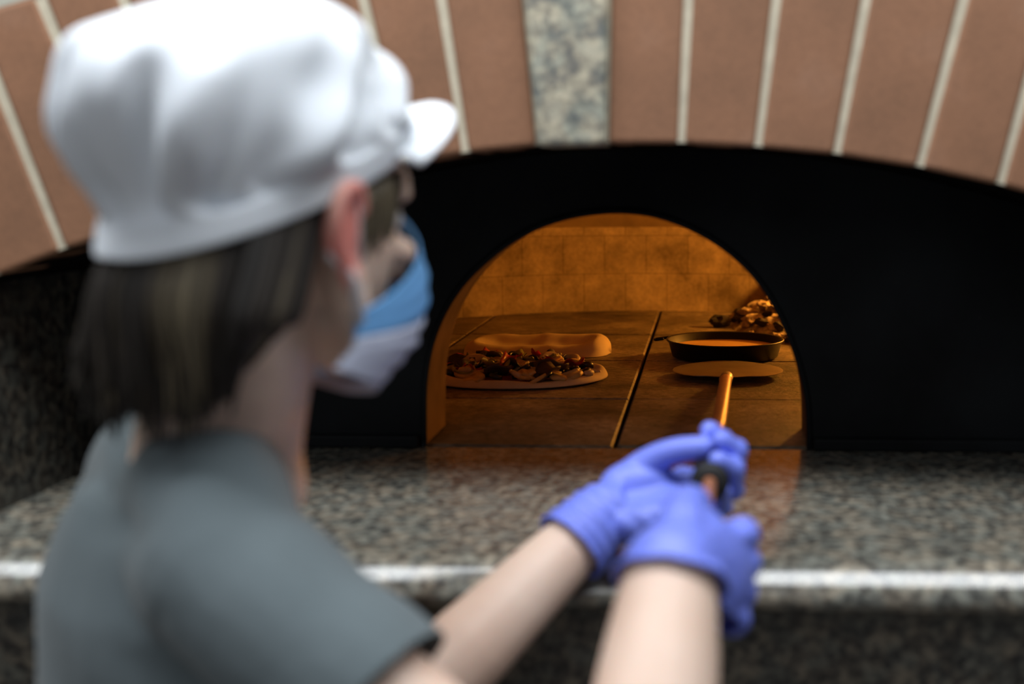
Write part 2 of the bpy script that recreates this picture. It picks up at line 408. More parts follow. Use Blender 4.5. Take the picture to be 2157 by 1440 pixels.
# ------------------------------------------------------------------ granite ledge
YL = PZ(700, 1166).y+.004
led = empty('granite_ledge', (-.127, YL, LZ-.05), 'polished grey granite ledge running below the oven mouth', 'ledge')
X0, X1 = -2.2, 2.0
build('ledge_slab', box(X0, YL, LZ-.045, X1, YB-.002, LZ-.0005), M['granite'], led, False)
pr = [(.003,-.002),(-.001,0),(-.010,-.0022),(-.018,-.0068),(-.0225,-.0110),(-.0262,-.0146),(-.0300,-.0184),(-.0334,-.0222),(-.0372,-.0300),(-.0372,-.0370),(-.0330,-.0440),(-.0240,-.0480),(.003,-.0480)]
pr = [(YL-.001+y, LZ+z) for y, z in pr]
o = build('rounded_nosing', rings([[Vector((x, y, z)) for y, z in pr] for x in (X0, X1)]), M['granite'], led, True)
o['label'] = 'rounded front edge of the ledge'; md = o.modifiers.new('e', 'EDGE_SPLIT'); md.split_angle = math.radians(40)

# ------------------------------------------------------------------ setting
def struct(name, vf, m, label=None):
    o = build(name, vf, m, None, False); o['kind'] = 'structure'; return o
struct('floor', box(-3.5, -2.5, -.05, 3.5, 4.2, 0), simple('floor_tile', (120,112,104), .5, .1, 5))
struct('wall_base', box(X0, YL+.03, 0.0, X1, YL+.22, LZ-.052), granite('granite_base', (124,120,108), (88,85,78), (52,50,47), .4))
u = VF()
outer = [(PY(*jpt(x, s, 0, 1), YF).x, PY(*jpt(x, s, 0, 1), YF).z) for x, s in joints]
oc = [(X0, outer[0][1]-.25), (outer[0][0]-.02, outer[0][1]-.25)]+outer+[(outer[-1][0]+.02, outer[-1][1]-.2), (X1, outer[-1][1]-.2)]
rs = []
for x, z in oc: rs.append([Vector((x, YF+.002, z)), Vector((x, YF+.002, 2.9)), Vector((x, YF+.12, 2.9)), Vector((x, YF+.12, z))])
u.add(*rings(rs))
for s in (0, 1):
    if s == 0: u.add(*box(X0, YF+.03, LZ, XL-.005, YF+.12, oc[0][1]+.28))
    else: u.add(*box(XR+.005, YF+.03, LZ, X1, YF+.12, oc[-1][1]+.24))
struct('wall_back', u.get(), M['plaster'])

# ------------------------------------------------------------------ food
# pizza
pc = PZ(1084, 797); pc.z = LZ+.001
pz = empty('pizza', pc, 'unbaked pizza heaped with mushrooms, olives and red peppers', 'pizza')
def disc_height(Rx, Ry, hfun, n=72, m=18, wob=.0):
    v = []; f = []
    for i in range(m+1):
        t = i/m
        for k in range(n):
            a = 2*PI*k/n; w = 1+wob*math.sin(3*a+1)+wob*.6*math.sin(5*a)
            v.append(Vector((Rx*t*w*math.cos(a), Ry*t*w*math.sin(a), hfun(t, a))))
    for i in range(m):
        for k in range(n): f.append((i*n+k, i*n+(k+1)%n, (i+1)*n+(k+1)%n, (i+1)*n+k))
    b0 = len(v)
    for k in range(n):
        p = v[m*n+k]; v.append(Vector((p.x*.97, p.y*.97, 0)))
    for k in range(n): f.append((m*n+k, m*n+(k+1)%n, b0+(k+1)%n, b0+k))
    f.append(tuple(b0+k for k in range(n)))
    return v, f
def at(p, vf): return [Vector(q)+Vector(p) for q in vf[0]], vf[1]
PR = .178
def ph(t, a):
    rimh = .017+.004*math.sin(2*a+.5)+.002*math.sin(7*a)
    base = .010
    k = max(0, (t-.80)/.2)
    if k <= 0: return base
    return base+(rimh-base)*math.sin(min(1, k*1.7)*PI/2) if k < .6 else (rimh)*math.sqrt(max(0, 1-((k-.6)/.4)**2))*.9+.003
o = build('crust', at(pc, disc_height(PR, PR*.80, ph, wob=.012)), M['dough_base'], pz)
o['label'] = 'pale raw dough rim'; o.modifiers.new('s', 'SUBSURF').levels = 1
build('tomato_base', at(pc+Vector((0,0,.0105)), disc_height(PR*.8, PR*.64, lambda t, a: .004+.006*(1-t*t)+.0015*math.sin(9*a+t*20), wob=.02)), M['sauce'], pz)
def crescent(r=.016, th=.004, arc=200, w=.006):
    pts = [(r*math.cos(math.radians(arc)*k/7)*.9, r*math.sin(math.radians(arc)*k/7), .001*math.sin(k)) for k in range(8)]
    return limb(pts, [w*(.5+.5*math.sin(PI*(k+.6)/8)) for k in range(8)], 8, sub=2)
def flap(sx, sy, curl, seed):
    rnd = random.Random(seed); n = 7; v = []; f = []
    for s in (0, .0022):
        for i in range(n):
            for j in range(n):
                x = (i/(n-1)-.5)*2; y = (j/(n-1)-.5)*2; k = 1-.25*abs(y)*rnd.uniform(.6, 1)
                xx = x*sx*k; v.append((xx, y*sy, s+curl*(x*x)+curl*.5*math.sin(y*3+seed)))
    for s in (0, n*n):
        for i in range(n-1):
            for j in range(n-1):
                a = s+i*n+j; f.append((a, a+1, a+n+1, a+n))
    ed = [(i, 0) for i in range(n)]+[(n-1, j) for j in range(1, n)]+[(i, n-1) for i in range(n-2, -1, -1)]+[(0, j) for j in range(n-2, 0, -1)]
    for k in range(len(ed)):
        a = ed[k][0]*n+ed[k][1]; b2 = ed[(k+1) % len(ed)]; b2 = b2[0]*n+b2[1]; f.append((a, b2, b2+n*n, a+n*n))
    return v, f
def mushroom_slice():
    out = VF(); n = 20; pr2 = []
    for k in range(n):
        a = 2*PI*k/n; x = .017*math.cos(a); y = .012*math.sin(a)
        if y < 0: y *= .45; 
        if abs(x) < .006 and y < 0: y = -.016
        pr2.append((x, y))
    out.add(*rings([[(x*.94, y*.94, -.0026) for x, y in pr2], [(x, y, -.0014) for x, y in pr2], [(x, y, .0014) for x, y in pr2], [(x*.94, y*.94, .0026) for x, y in pr2]])); return out.get()
kinds = {
 'mushroom_slice': [mushroom_slice(), 'mushroom', 44], 'pepper_piece': [flap(.011, .024, .006, 3), 'pepper', 13],
 'olive_ring': [lathe([(.0052,-.0028),(.0088,-.0035),(.0098,0),(.0088,.0035),(.0052,.0028),(.0046,0),(.0052,-.0028)], n=16), 'olive', 34],
 'courgette_slice': [flap(.014, .021, .004, 5), 'zucchini', 12], 'onion_strip': [crescent(), 'onion', 20], 'aubergine_slice': [flap(.014, .02, .007, 9), 'auberg', 18]}
order = []
for kname, (vf, mt, cnt) in kinds.items():
    me_o = None
    for k in range(cnt): order.append(kname)
random.shuffle(order); proto = {}
for i, kname in enumerate(order):
    a = random.uniform(0, 2*PI); q = math.sqrt(random.random())
    rr = PR*.86*q
    lab = None
    if kname not in proto:
        o = build(kname, kinds[kname][0], M[kinds[kname][1]], pz); proto[kname] = o
    else:
        o = proto[kname].copy(); COL.objects.link(o)
    o.parent = pz; o.matrix_parent_inverse = Matrix.Identity(4)
    o.location = (rr*math.cos(a), .8*rr*math.sin(a), .017+.010*(1-q*q)+random.uniform(-.003, .005))
    tl_ = .5
    o.rotation_euler = (random.uniform(-tl_, tl_), random.uniform(-tl_, tl_), random.uniform(0, 2*PI))
    sc = random.uniform(.95, 1.5); o.scale = (sc, sc, sc)
# folded dough behind the pizza
fc = PZ(1134, 742); fc.z = LZ+.001
def folded():
    nx, ny = 60, 26; v = []; f = []; L, D = .160, .078
    for i in range(nx+1):
        for j in range(ny+1):
            s = -1+2*i/nx; t = -1+2*j/ny
            # rounded outline
            e = (1-abs(s)**7)**.5
            dd = D*(e if e > .02 else .02)*(1+.12*s*s)
            x = L*s; y = dd*t+.006*math.sin(s*2.4)
            edge = max(0, 1-abs(t)**3.2)**.55
            end = max(0, 1-abs(s)**9)**.5
            val = 1-(.52*math.exp(-((t+.10)/.36)**2)+.26*(t < -.1)*(min(1,(-.1-t)*4)))*max(0, 1-abs(s*1.22)**5)+.10*max(0,t)
            z = .036*edge*end*val*(1+.06*s+.03*math.sin(s*9))*(1+.12*max(0,s-.6)) + .002*noise.noise(Vector((x*30, y*30, 0)))*edge
            v.append(Vector((x, y, z)))
    for i in range(nx):
        for j in range(ny):
            a = i*(ny+1)+j; f.append((a, a+1, a+ny+2, a+ny+1))
    b0 = len(v); v += [Vector((p.x, p.y, 0)) for p in v[:b0]]
    ed = [i*(ny+1) for i in range(nx+1)]+[nx*(ny+1)+j for j in range(1, ny+1)]+[i*(ny+1)+ny for i in range(nx-1, -1, -1)]+[j for j in range(ny-1, 0, -1)]
    for k in range(len(ed)): a = ed[k]; b2 = ed[(k+1)%len(ed)]; f.append((a, b2, b2+b0, a+b0))
    f.append(tuple(b0+e for e in ed))
    return v, f
vf = folded(); rz = Matrix.Rotation(math.radians(-3), 3, 'Z')
o = build('folded_dough', ([rz @ p for p in vf[0]], vf[1]), M['dough']); o.location = fc
tag(o, 'long pale folded dough lying behind the topped pizza', 'dough')
# round pan
pn = PZ(1527, 751); pn.z = LZ+.001
pan = empty('round_pan', pn, 'black round metal baking pan holding flat golden batter', 'pan')
build('pan_body', at(pn, lathe([(.001,0),(.108,0),(.1125,.003),(.1205,.033),(.1235,.036),(.1245,.0345),(.1255,.0365),(.124,.0385),(.1195,.0365),(.1115,.006),(.107,.003),(.001,.003)], n=72)), M['pan'], pan)
build('batter', at(pn, lathe([(.001,.0205),(.08,.0205),(.113,.0207),(.1145,.0215),(.1128,.018),(.109,.006),(.001,.006)], n=72)), M['batter'], pan)['label'] = 'smooth golden batter filling'
hk = Vector((-.118, .035, .036))
build('hanging_lug', at(pn, limb([hk, hk+Vector((-.018,.004,-.003)), hk+Vector((-.032,.002,-.005)), hk+Vector((-.03,-.008,-.005)), hk+Vector((-.016,-.008,-.003))], [.003]*5, 8)), M['pan'], pan)

# ------------------------------------------------------------------ peel
WR = PY(1415, 1192, .925)                     # right wrist
aR = Vector((.56, .78, -.34)).normalized(); nR = Vector((-.78, .60, -.20)); nR = (nR-aR*nR.dot(aR)).normalized(); uR = aR.cross(nR)
RA = WR+aR*.070+nR*.020+uR*.042; RB = PZ(1529, 797, LZ+.018)
rd = (RB-RA).normalized()
bc = PZ(1533, 780, LZ+.011)
peel = empty('turning_peel', bc, 'long-handled metal turning peel lying in the oven, held by the person', 'pizza peel')
BR = .106; v = []; n = 64
outl = []
for k in range(n):
    a = 2*PI*k/n; x = BR*math.sin(a); y = BR*.96*math.cos(a)
    outl.append((x, y))
def blade():
    pts = []
    for x, y in outl:
        if y < -.082: y = -.082-.03*max(0, 1-abs(x)/.042)**1.3
        pts.append((x, y))
    rs = []
    for sc, z in ((.97, 0), (1, .0006), (1, .0016), (.97, .0022)): rs.append([(x*sc, y*sc, z+.003*(abs(y)/BR)**4) for x, y in pts])
    return rings(rs)
o = build('blade', at(bc, blade()), M['peel'], peel); o.modifiers.new('e', 'EDGE_SPLIT'); o['label'] = 'flat round steel blade'
neck = Vector((bc.x-.002, bc.y-.092, LZ+.017)); j = RA+rd*((bc.y-.16-RA.y)/rd.y)
build('socket', limb([neck, (neck+j)/2, j], [.007, .0118, .0125], 12), M['peel'], peel)
far = RA+rd*((bc.y-.125-RA.y)/rd.y)
build('handle', limb([RA, RA.lerp(far, .3), RA.lerp(far, .6), far], [.0058, .0076, .0098, .0112], 16), M['rod'], peel)['label'] = 'copper coloured rod handle'
GY = 1.235; G = RA+rd*((GY-RA.y)/rd.y)
gp = []
ux, uy = frame_for(rd)
for t, r in ((-.052,.0078),(-.052,.0158),(-.049,.0185),(-.040,.0190),(-.03,.0175),(.03,.0170),(.045,.0195),(.052,.018),(.054,.009)):
    gp.append([G+rd*t+(ux*math.cos(2*PI*k/24)+uy*math.sin(2*PI*k/24))*r for k in range(24)])
build('grip_sleeve', rings(gp), M['grip'], peel)['label'] = 'black rubber sliding grip'

# ------------------------------------------------------------------ embers and fire
emb = Vector((.27, 3.17, LZ))
def mound():
    v = []; f = []; nx = 60; ny = 60
    for i in range(nx+1):
        for k in range(ny+1):
            x = -.21+.5*i/nx; y = -.36+.78*k/ny
            e = 1-((x-.10)/.31)**2-((y-.03)/.40)**2
            h = max(0, e)**.9*.085+ (.02*noise.noise(Vector((x*26, y*26, 3)))+.012*noise.noise(Vector((x*70, y*70, 1))) if e > 0 else 0)*min(1, max(0,e)*4)
            v.append(emb+Vector((x, y, max(-.004, h-.003))))
    for i in range(nx):
        for k in range(ny):
            a = i*(ny+1)+k; f.append((a, a+1, a+ny+2, a+ny+1))
    return v, f, 
def zm(x, y):
    e = 1-((x-.10)/.31)**2-((y-.03)/.40)**2
    return max(0, e)**.9*.085
vf = mound()
# drop cells flat on the floor / outside the chamber
keep = [q for q in vf[1] if any(vf[0][i].z > LZ-.002 for i in q) and all((Vector((vf[0][i].x-XC, vf[0][i].y-YC)).length < RC-.005) for i in q)]
used = sorted({i for q in keep for i in q}); mp = {i: k for k, i in enumerate(used)}
o = build('ash_heap', ([vf[0][i] for i in used], [tuple(mp[i] for i in q) for q in keep]), M['ash'])
tag(o, 'grey ash heap at the right back of the oven', 'ash', kind='stuff')
def lump(seed, s=.012, el=1.5):
    bm = bmesh.new(); bmesh.ops.create_icosphere(bm, subdivisions=2, radius=1)
    for q in bm.verts:
        k = 1+.55*noise.noise(q.co*1.7+Vector((seed*3.1, 0, 0))); q.co = Vector((q.co.x*el*k, q.co.y*k, q.co.z*.8*k))*s
    vv = [q.co.copy() for q in bm.verts]; bm.verts.index_update(); ff = [tuple(q.index for q in p.verts) for p in bm.faces]; bm.free(); return vv, ff
protos = [build('charcoal_piece', lump(i, .013, 1.3+.25*i), M['coal'] if i == 1 else M['ashcoal'], None, False) for i in range(4)]
cnt = 0; first = set()
while cnt < 200:
    x = random.uniform(-.2, .2); y = random.uniform(-.36, .3)
    e = 1-((x-.10)/.31)**2-((y-.03)/.40)**2
    if e < -.12 or Vector((emb.x+x-XC, emb.y+y-YC)).length > RC-.05: continue
    q = cnt % 4
    if q in first: o = protos[q].copy(); COL.objects.link(o)
    else: o = protos[q]; first.add(q)
    s = random.uniform(.3, 1.25)*(.55 if e < .1 else 1)
    o.scale = (s,)*3; o.location = emb+Vector((x, y, zm(x, y)+.009*s)); o.rotation_euler = (random.uniform(-.5,.5), random.uniform(-.5,.5), random.uniform(0, 6.28))
    tag(o, 'dark charcoal piece half buried in the ash heap' if q == 1 else 'ash-whitened charcoal piece lying on the ash heap', 'charcoal', 'dark charcoal pieces in the ash heap' if q == 1 else 'ash-whitened charcoal pieces on the ash heap')
    cnt += 1
o = build('charcoal_lump', lump(21, .021, 1.35), M['coal'], None, False); p = PZ(1517, 689); o.location = p+Vector((0,0,.015))
tag(o, 'dark charcoal lump lying apart, leftmost of the ember heap', 'charcoal')
p = PZ(1668, 668)
lg = limb([p+Vector((-.01,.0,.03)), p+Vector((-.012,.03,.08)), p+Vector((.03,.09,.15))], [.022,.026,.024], 12)
tag(build('burnt_log', lg, M['bark']), 'charred log stub standing in the ash at the far right', 'log')
for k, (x, y, a) in enumerate(((.46, 2.54, .3), (.44, 2.66, .3), (.46, 2.61, 1.5))):
    c = Vector((x, y, LZ+.046+(.082 if k == 2 else 0))); d = Vector((math.cos(a), math.sin(a), 0))
    tag(build('firewood_log', limb([c-d*.13, c, c+d*.12], [.038, .042, .036], 14), M['bark']),
        ['burning log nearest the mouth on the right side of the hearth', 'burning log behind the others beside the right oven wall', 'burning log laid across the top of two others'][k], 'log', None)
fl = VF()
for k in range(7):
    c = Vector((.49+random.uniform(-.05,.05), 2.62+random.uniform(-.05,.05), LZ+.12)); h = random.uniform(.08, .15)
    fl.add(*limb([c, c+Vector((.01,0,h*.4)), c+Vector((-.008,.006,h*.75)), c+Vector((0,0,h))], [.022,.02,.011,.001], 10))
tag(build('flames', fl.get(), M['flame']), 'orange flames above the burning logs', 'fire', kind='stuff')
def lamp(name, kind, loc, energy, color, size=.1, rot=None, sy=None, spread=None):
    l = bpy.data.lights.new(name, kind); l.energy = energy; l.color = color
    if kind == 'AREA':
        l.size = size
        if sy: l.shape = 'RECTANGLE'; l.size_y = sy
    else: l.shadow_soft_size = size
    o = bpy.data.objects.new(name, l); COL.objects.link(o); o.location = loc
    if rot: o.rotation_euler = rot
    return o
lamp('fire_light', 'POINT', (.53, 3.10, LZ+.28), 25, (1, .42, .05), .04)
def aim(o, tgt):
    o.rotation_euler = (Vector(tgt)-Vector(o.location)).to_track_quat('-Z', 'Y').to_euler()
k = lamp('ceiling_or_fill_lamp', 'AREA', (-.3, .80, 2.75), 50, (.93, .97, 1), 2.8, sy=.5); aim(k, (-.3, .85, 1.2))
k = lamp('ceiling_or_fill_lamp', 'AREA', (-.6, -1.2, 2.7), 12, (.96, .98, 1), 1.6, sy=1.2); aim(k, (0, 1.3, 1.3))  # fill light, added behind the camera to brighten the facade
wd = bpy.data.worlds.new('room'); S.world = wd; wd.use_nodes = True
wd.node_tree.nodes['Background'].inputs['Color'].default_value = (.75, .82, .9, 1); wd.node_tree.nodes['Background'].inputs['Strength'].default_value = .12

# ------------------------------------------------------------------ person
SR = PY(490, 1210, .86)                       # right (near) shoulder
th = math.radians(55); Rb = Vector((math.cos(th), -math.sin(th), 0)); Fb = Vector((math.sin(th), math.cos(th), 0))
SL = SR-Rb*.335; SL.z = CAMZ-.312
mid = (SR+SL)/2
per = empty('person', (mid.x, mid.y, 0), 'person in grey t-shirt, white cap, face mask and blue gloves holding the peel handle', 'person')
HS = 1.13
hd = math.radians(35); pt = math.radians(12)
Fh0 = Vector((math.sin(hd), math.cos(hd), 0)); Rh = Vector((math.cos(hd), -math.sin(hd), 0))
Fh = (Fh0*math.cos(pt)-Vector((0,0,1))*math.sin(pt)).normalized(); Uh = Rh.cross(Fh).normalized()
HC = PY(590, 415, .975)
def Hp(f, r, u): return HC+(Fh*f+Rh*r+Uh*u)*HS
RH = Matrix((Rh, Fh, Uh)).transposed()        # columns right, forward, up
def hell(f, r, u, rf, rr, ru, nu=24, nv=16): return ellipsoid(Hp(f, r, u), (rr*HS, rf*HS, ru*HS), RH, nu, nv)
body = []
body += [hell(-.008,0,.018,.094,.075,.088), hell(.024,0,-.03,.066,.062,.078), hell(.045,0,-.07,.045,.048,.04),
         hell(.072,0,-.100,.020,.024,.018), hell(.068,0,.028,.02,.048,.016)]
body += [limb([Hp(.088,0,.012), Hp(.102,0,-.015), Hp(.112,0,-.032)], [.008,.010,.013], 10)]
for s in (-1, 1):
    body += [limb([Hp(.112,0,-.034), Hp(.102,s*.012,-.036)], [.009,.008], 10, smooth=False)]
    body += [limb([Hp(.0,s*.062,-.02), Hp(.03,s*.056,-.075), Hp(.07,s*.02,-.10)], [.018,.016,.014], 10)]
    body += [limb([Hp(.079,s*.012,.016), Hp(.076,s*.035,.021), Hp(.063,s*.053,.014)], [.007,.008,.006], 8)]   # brow
    body += [limb([Hp(.08,s*.02,-.02), Hp(.075,s*.045,-.024)], [.012,.013], 8)]                              # cheek
body += [limb([Hp(.098,-.02,-.066), Hp(.104,0,-.064), Hp(.098,.02,-.066)], [.005,.007,.005], 8), limb([Hp(.096,-.018,-.076), Hp(.102,0,-.077), Hp(.096,.018,-.076)], [.005,.007,.005], 8)]
ears = []
for s in (-1, 1):
    c = [(f, u*.88-.016) for f, u in [(-.010,.020),(-.020,.034),(-.036,.030),(-.041,.012),(-.036,-.008),(-.024,-.024),(-.014,-.036),(-.008,-.024)]]
    pts = [Hp(f+.018, s*(.079+.013*(-.006-f)/.035), u-.008) for f, u in c]
    ears.append(limb(pts, [.0045*HS,.006*HS,.0065*HS,.0065*HS,.006*HS,.006*HS,.0075*HS,.005*HS], 8))
    ears.append(ellipsoid(Hp(-.008, s*.080, -.022), (.006*HS, .016*HS, .025*HS), RH, 14, 10))
body += ears
neckb = mid+Vector((0,0,.055))-Fb*.012
neckb = neckb+Rb*.02+Vector((.026,0,0))
body += [limb([Hp(-.025,0,-.03), Hp(-.018,0,-.10), neckb+Vector((.012,0,.03)), neckb-Vector((0,0,.05))], [.058,.057,.060,.062], 18), limb([Hp(.005,.0,-.10), neckb+Fb*.03+Rb*.015+Vector((.01,0,.03)), neckb+Fb*.042+Rb*.03-Vector((0,0,.005))], [.04,.040,.036], 14)]
# trapezius, torso
body += [limb([neckb+Vector((0,0,.035)), SR.lerp(neckb,.45)+Vector((0,0,.016)), SR], [.045,.042,.040], 14), limb([neckb+Vector((0,0,.035)), SL.lerp(neckb,.45)+Vector((0,0,.016)), SL], [.045,.042,.040], 14)]
body += [limb([SL, SR], [.048,.048], 16, smooth=False)]
TR = Matrix((Rb, Fb, Vector((0,0,1)))).transposed()
def tors(extra=0.0):
    out = []; L = [(.045,.075,.06,0),(.02,.13,.075,0),(-.03,.155,.095,.0),(-.12,.158,.105,.005),(-.22,.145,.10,.01),(-.32,.135,.095,.01),(-.42,.155,.11,0),(-.52,.165,.115,0)]
    rs = []
    for dz, a, b2, fo in L:
        c = mid+Vector((0,0,dz))+Fb*fo
        rs.append([c+Rb*math.cos(2*PI*k/32)*(a+extra)+Fb*math.sin(2*PI*k/32)*(b2+extra) for k in range(32)])
    return rings(rs)
body.append(tors())
ER = PY(1325, 1930, .76)
EL = PY(850, 1500, 1.06)
# left hand frame
aL = Vector((.93, .26, .10)).normalized(); nL = Vector((-.1, -.5, .86)); nL = (nL-aL*nL.dot(aL)).normalized(); uL = nL.cross(aL)
WL = G-aL*.112-nL*.032
CL = WL-(WL-EL).normalized()*.0
body += [limb([SR, SR.lerp(ER,.5)+Vector((0,0,-.005)), ER], [.050,.046,.041], 16), limb([ER, ER.lerp(WR,.3), ER.lerp(WR,.7), WR, WR+(WR-ER).normalized()*.012], [.044,.052,.044,.034,.024], 16)]
body += [limb([SL, SL.lerp(EL,.5)+Vector((0,0,-.005)), EL], [.050,.045,.038], 16), limb([EL, EL.lerp(WL,.3), EL.lerp(WL,.72), WL, WL+aL*.012], [.038,.0415,.034,.026,.021], 16)]
# lower body inside the trousers
hip = mid+Vector((0,0,-.54)); hip.z = .86
for s in (-1, 1):
    h = hip+Rb*s*.085; kn = Vector((h.x, h.y, .47))+Fb*.02; an = Vector((h.x, h.y, .09))-Fb*.02
    body += [limb([h, kn, an], [.08,.052,.036], 14), limb([an, an+Fb*.13-Vector((0,0,.05))], [.034,.028], 12, smooth=False)]
body += [ellipsoid(hip+Vector((0,0,.06)), (.15,.105,.16), TR)]
bv = remesh(body, .0045, 5)
bo = build('body', bv, M['skin'], per)
ec = Hp(-.008, .082, -.022); fa = bo.data.attributes.new('flush', 'FLOAT', 'POINT')
vals = []
for q in bo.data.vertices:
    d = (q.co-ec); dd = (d.dot(Rh)+.012); r2 = math.sqrt((d.dot(Fh)/.024)**2+(d.dot(Uh)/.05)**2)
    dl = q.co-Hp(-.008, -.082, -.022); r3 = math.sqrt((dl.dot(Fh)/.024)**2+(dl.dot(Uh)/.05)**2)
    w = (max(0, 1.25-r2) if d.dot(Rh) > -.012 else 0)+(max(0, 1.25-r3) if dl.dot(Rh) < .012 else 0)
    vals.append(min(.7, w*1.2))
fa.data.foreach_set('value', vals)
for s in (-1, 1):
    e = build('eye', hell(.068, s*.031, -.002, .012, .012, .012, 16, 12), M['eye'], per)
    build('iris', hell(.0758, s*.032, -.003, .005, .0055, .0055, 12, 8), M['iris'], e)
# t-shirt
sh = [tors(.012)]
sh += [limb([SL+Rb*.02, SR-Rb*.02], [.062,.062], 18, smooth=False)]
sh += [limb([SR.lerp(SL,.04), SR.lerp(ER,.22)+Vector((0,0,-.002)), SR.lerp(ER,.44)], [.063,.061,.062], 18), limb([SL.lerp(SR,.04), SL.lerp(EL,.3), SL.lerp(EL,.62)], [.063,.059,.060], 18)]
for Sx in (SR, SL): sh += [limb([neckb-Vector((0,0,.022)), Sx.lerp(neckb,.5)+Vector((0,0,.022 if Sx is SR else .032)), Sx], [.066,.056,.055], 16)]
sv = remesh(sh, .005, 9)
sv = cut(sv, SR.lerp(ER,.40), (ER-SR).normalized(), SR.lerp(ER,.53), .085)
axl = (EL-SL).normalized(); pl = SL.lerp(EL, .56); keepf = []
for q in sv[1]:
    P3 = [sv[0][i] for i in q]; c = sum(P3, Vector())/len(P3); nn = (P3[1]-P3[0]).cross(P3[2]-P3[1])
    if nn.length: nn.normalize()
    t = (c-pl).dot(axl); rv = c-pl-axl*t
    if t > 0 and rv.length < .078 and (nn.dot(rv.normalized()) > .2 or nn.dot(axl) > .3): continue
    keepf.append(q)
used = sorted({i for q in keepf for i in q}); mp = {i: k for k, i in enumerate(used)}
sv = ([sv[0][i] for i in used], [tuple(mp[i] for i in q) for q in keepf])
# soft folds
for q in sv[0]:
    d = q-SR
    q += Rb*.0035*math.sin(q.z*75+q.x*40)*min(1, max(0, (SR.z-q.z)/.1)) - Vector((0,0,1))*.002*math.sin((d.dot(Rb)+d.dot(Fb))*60)
ts = build('t_shirt', sv, M['shirt'], per); ts['label'] = 'dark grey short sleeved t-shirt'
so = ts.modifiers.new('s', 'SOLIDIFY'); so.thickness = .002; so.offset = 1
# sleeve seam
def ringpts(c, d, r, n=28):
    x, y = frame_for(d); return [c+(x*math.cos(2*PI*k/n)+y*math.sin(2*PI*k/n))*r for k in range(n+1)]
# trousers and shoes
tv = [ellipsoid(hip+Vector((0,0,.07)), (.172,.125,.17), TR)]
for s in (-1, 1):
    h = hip+Rb*s*.085; kn = Vector((h.x, h.y, .47))+Fb*.02; an = Vector((h.x, h.y, .07))-Fb*.02
    tv.append(limb([h, kn, an], [.095,.072,.062], 16, caps=True))
build('trousers', remesh(tv, .012, 4), M['trouser'], per)
for s in (-1, 1):
    an = Vector((hip.x, hip.y, 0))+Rb*s*.085-Fb*.03
    sv2 = remesh([limb([an+Vector((0,0,.045)), an+Fb*.10+Vector((0,0,.04)), an+Fb*.18+Vector((0,0,.034))], [.044,.045,.034], 14), ellipsoid(an+Vector((0,0,.07)), (.045,.05,.05), TR)], .006, 3)
    sv2 = cut(sv2, (0,0,.001), (0,0,-1)); build('shoe', sv2, M['shoe'], per)
# gloves
def hand(Wp, a, u, n, curls, thumb, wrist_from, cuff_r, sc=1.0, cuff=.045):
    out = []
    bases = [(.088,.031),(.092,.0105),(.088,-.0105),(.080,-.030)]
    seg = [(.040,.026,.021),(.044,.029,.022),(.041,.027,.021),(.033,.021,.019)]
    rad = [.0100,.0102,.0098,.0086]
    for i in range(4):
        b0 = Wp+(a*bases[i][0]+u*bases[i][1])*sc
        out.append(limb([Wp+a*.008*sc+u*bases[i][1]*.55*sc, b0], [.017*sc, .0132*sc], 12, smooth=False))
        p = b0; pts = [p]; ang = 0; spread = (.06, .02, -.02, -.07)[i]
        for j in range(3):
            ang = math.radians(curls[i][j]); p = p+(a*math.cos(ang)+n*math.sin(ang)+u*spread*.4)*seg[i][j]*sc; pts.append(p)
        r = rad[i]*sc
        out.append(limb(pts, [r*1.15, r*1.06, r, r*.88], 12, smooth=False))
        for q in pts[1:3]: out.append(ellipsoid(q, (r*1.08,)*3, None, 10, 8))
    out.append(ellipsoid(Wp+a*.045*sc, (.039*sc, .052*sc, .020*sc), Matrix((u, a, n)).transposed()))
    out.append(ellipsoid(Wp+(a*.040+u*.026+n*.012)*sc, (.022*sc, .036*sc, .020*sc), Matrix((u, a, n)).transposed()))
    out.append(ellipsoid(Wp+(a*.038-u*.024+n*.008)*sc, (.018*sc, .036*sc, .018*sc), Matrix((u, a, n)).transposed()))
    tp = [Wp+(a*x+u*y+n*z)*sc for x, y, z in thumb]
    out.append(limb(tp, [.018*sc, .0150*sc, .0118*sc, .0100*sc], 12))
    wd2 = (wrist_from-Wp).normalized()
    out.append(limb([Wp+a*.02, Wp, Wp+wd2*cuff*.5, Wp+wd2*cuff], [.029*sc, .030*sc, cuff_r*.97, cuff_r*1.06], 20, caps=False))
    vf = remesh(out, .0027, 5)
    vf = cut(vf, Wp+wd2*(cuff-.004), wd2, Wp+wd2*cuff, .09)
    return vf, (Wp+wd2*(cuff-.004), wd2, cuff_r)
lc = [(21,86,132),(22,88,136),(24,92,142),(28,98,150)]
vf, cf = hand(WL, aL, uL, nL, lc, [(.018,.020,.005),(.044,.034,.020),(.072,.028,.041),(.100,.016,.052)], EL, .037, 1.06, .050)
for q in vf[0]:
    d = (q-WL).dot((EL-WL).normalized())
    if d > -.02: q += (q-(WL+(EL-WL).normalized()*d)).normalized()*.0012*math.sin(d*420)
gl = build('glove', vf, M['glove'], per); gl['label'] = 'blue nitrile glove on the left hand, far one'
gl.modifiers.new('s', 'SOLIDIFY').thickness = -.0012
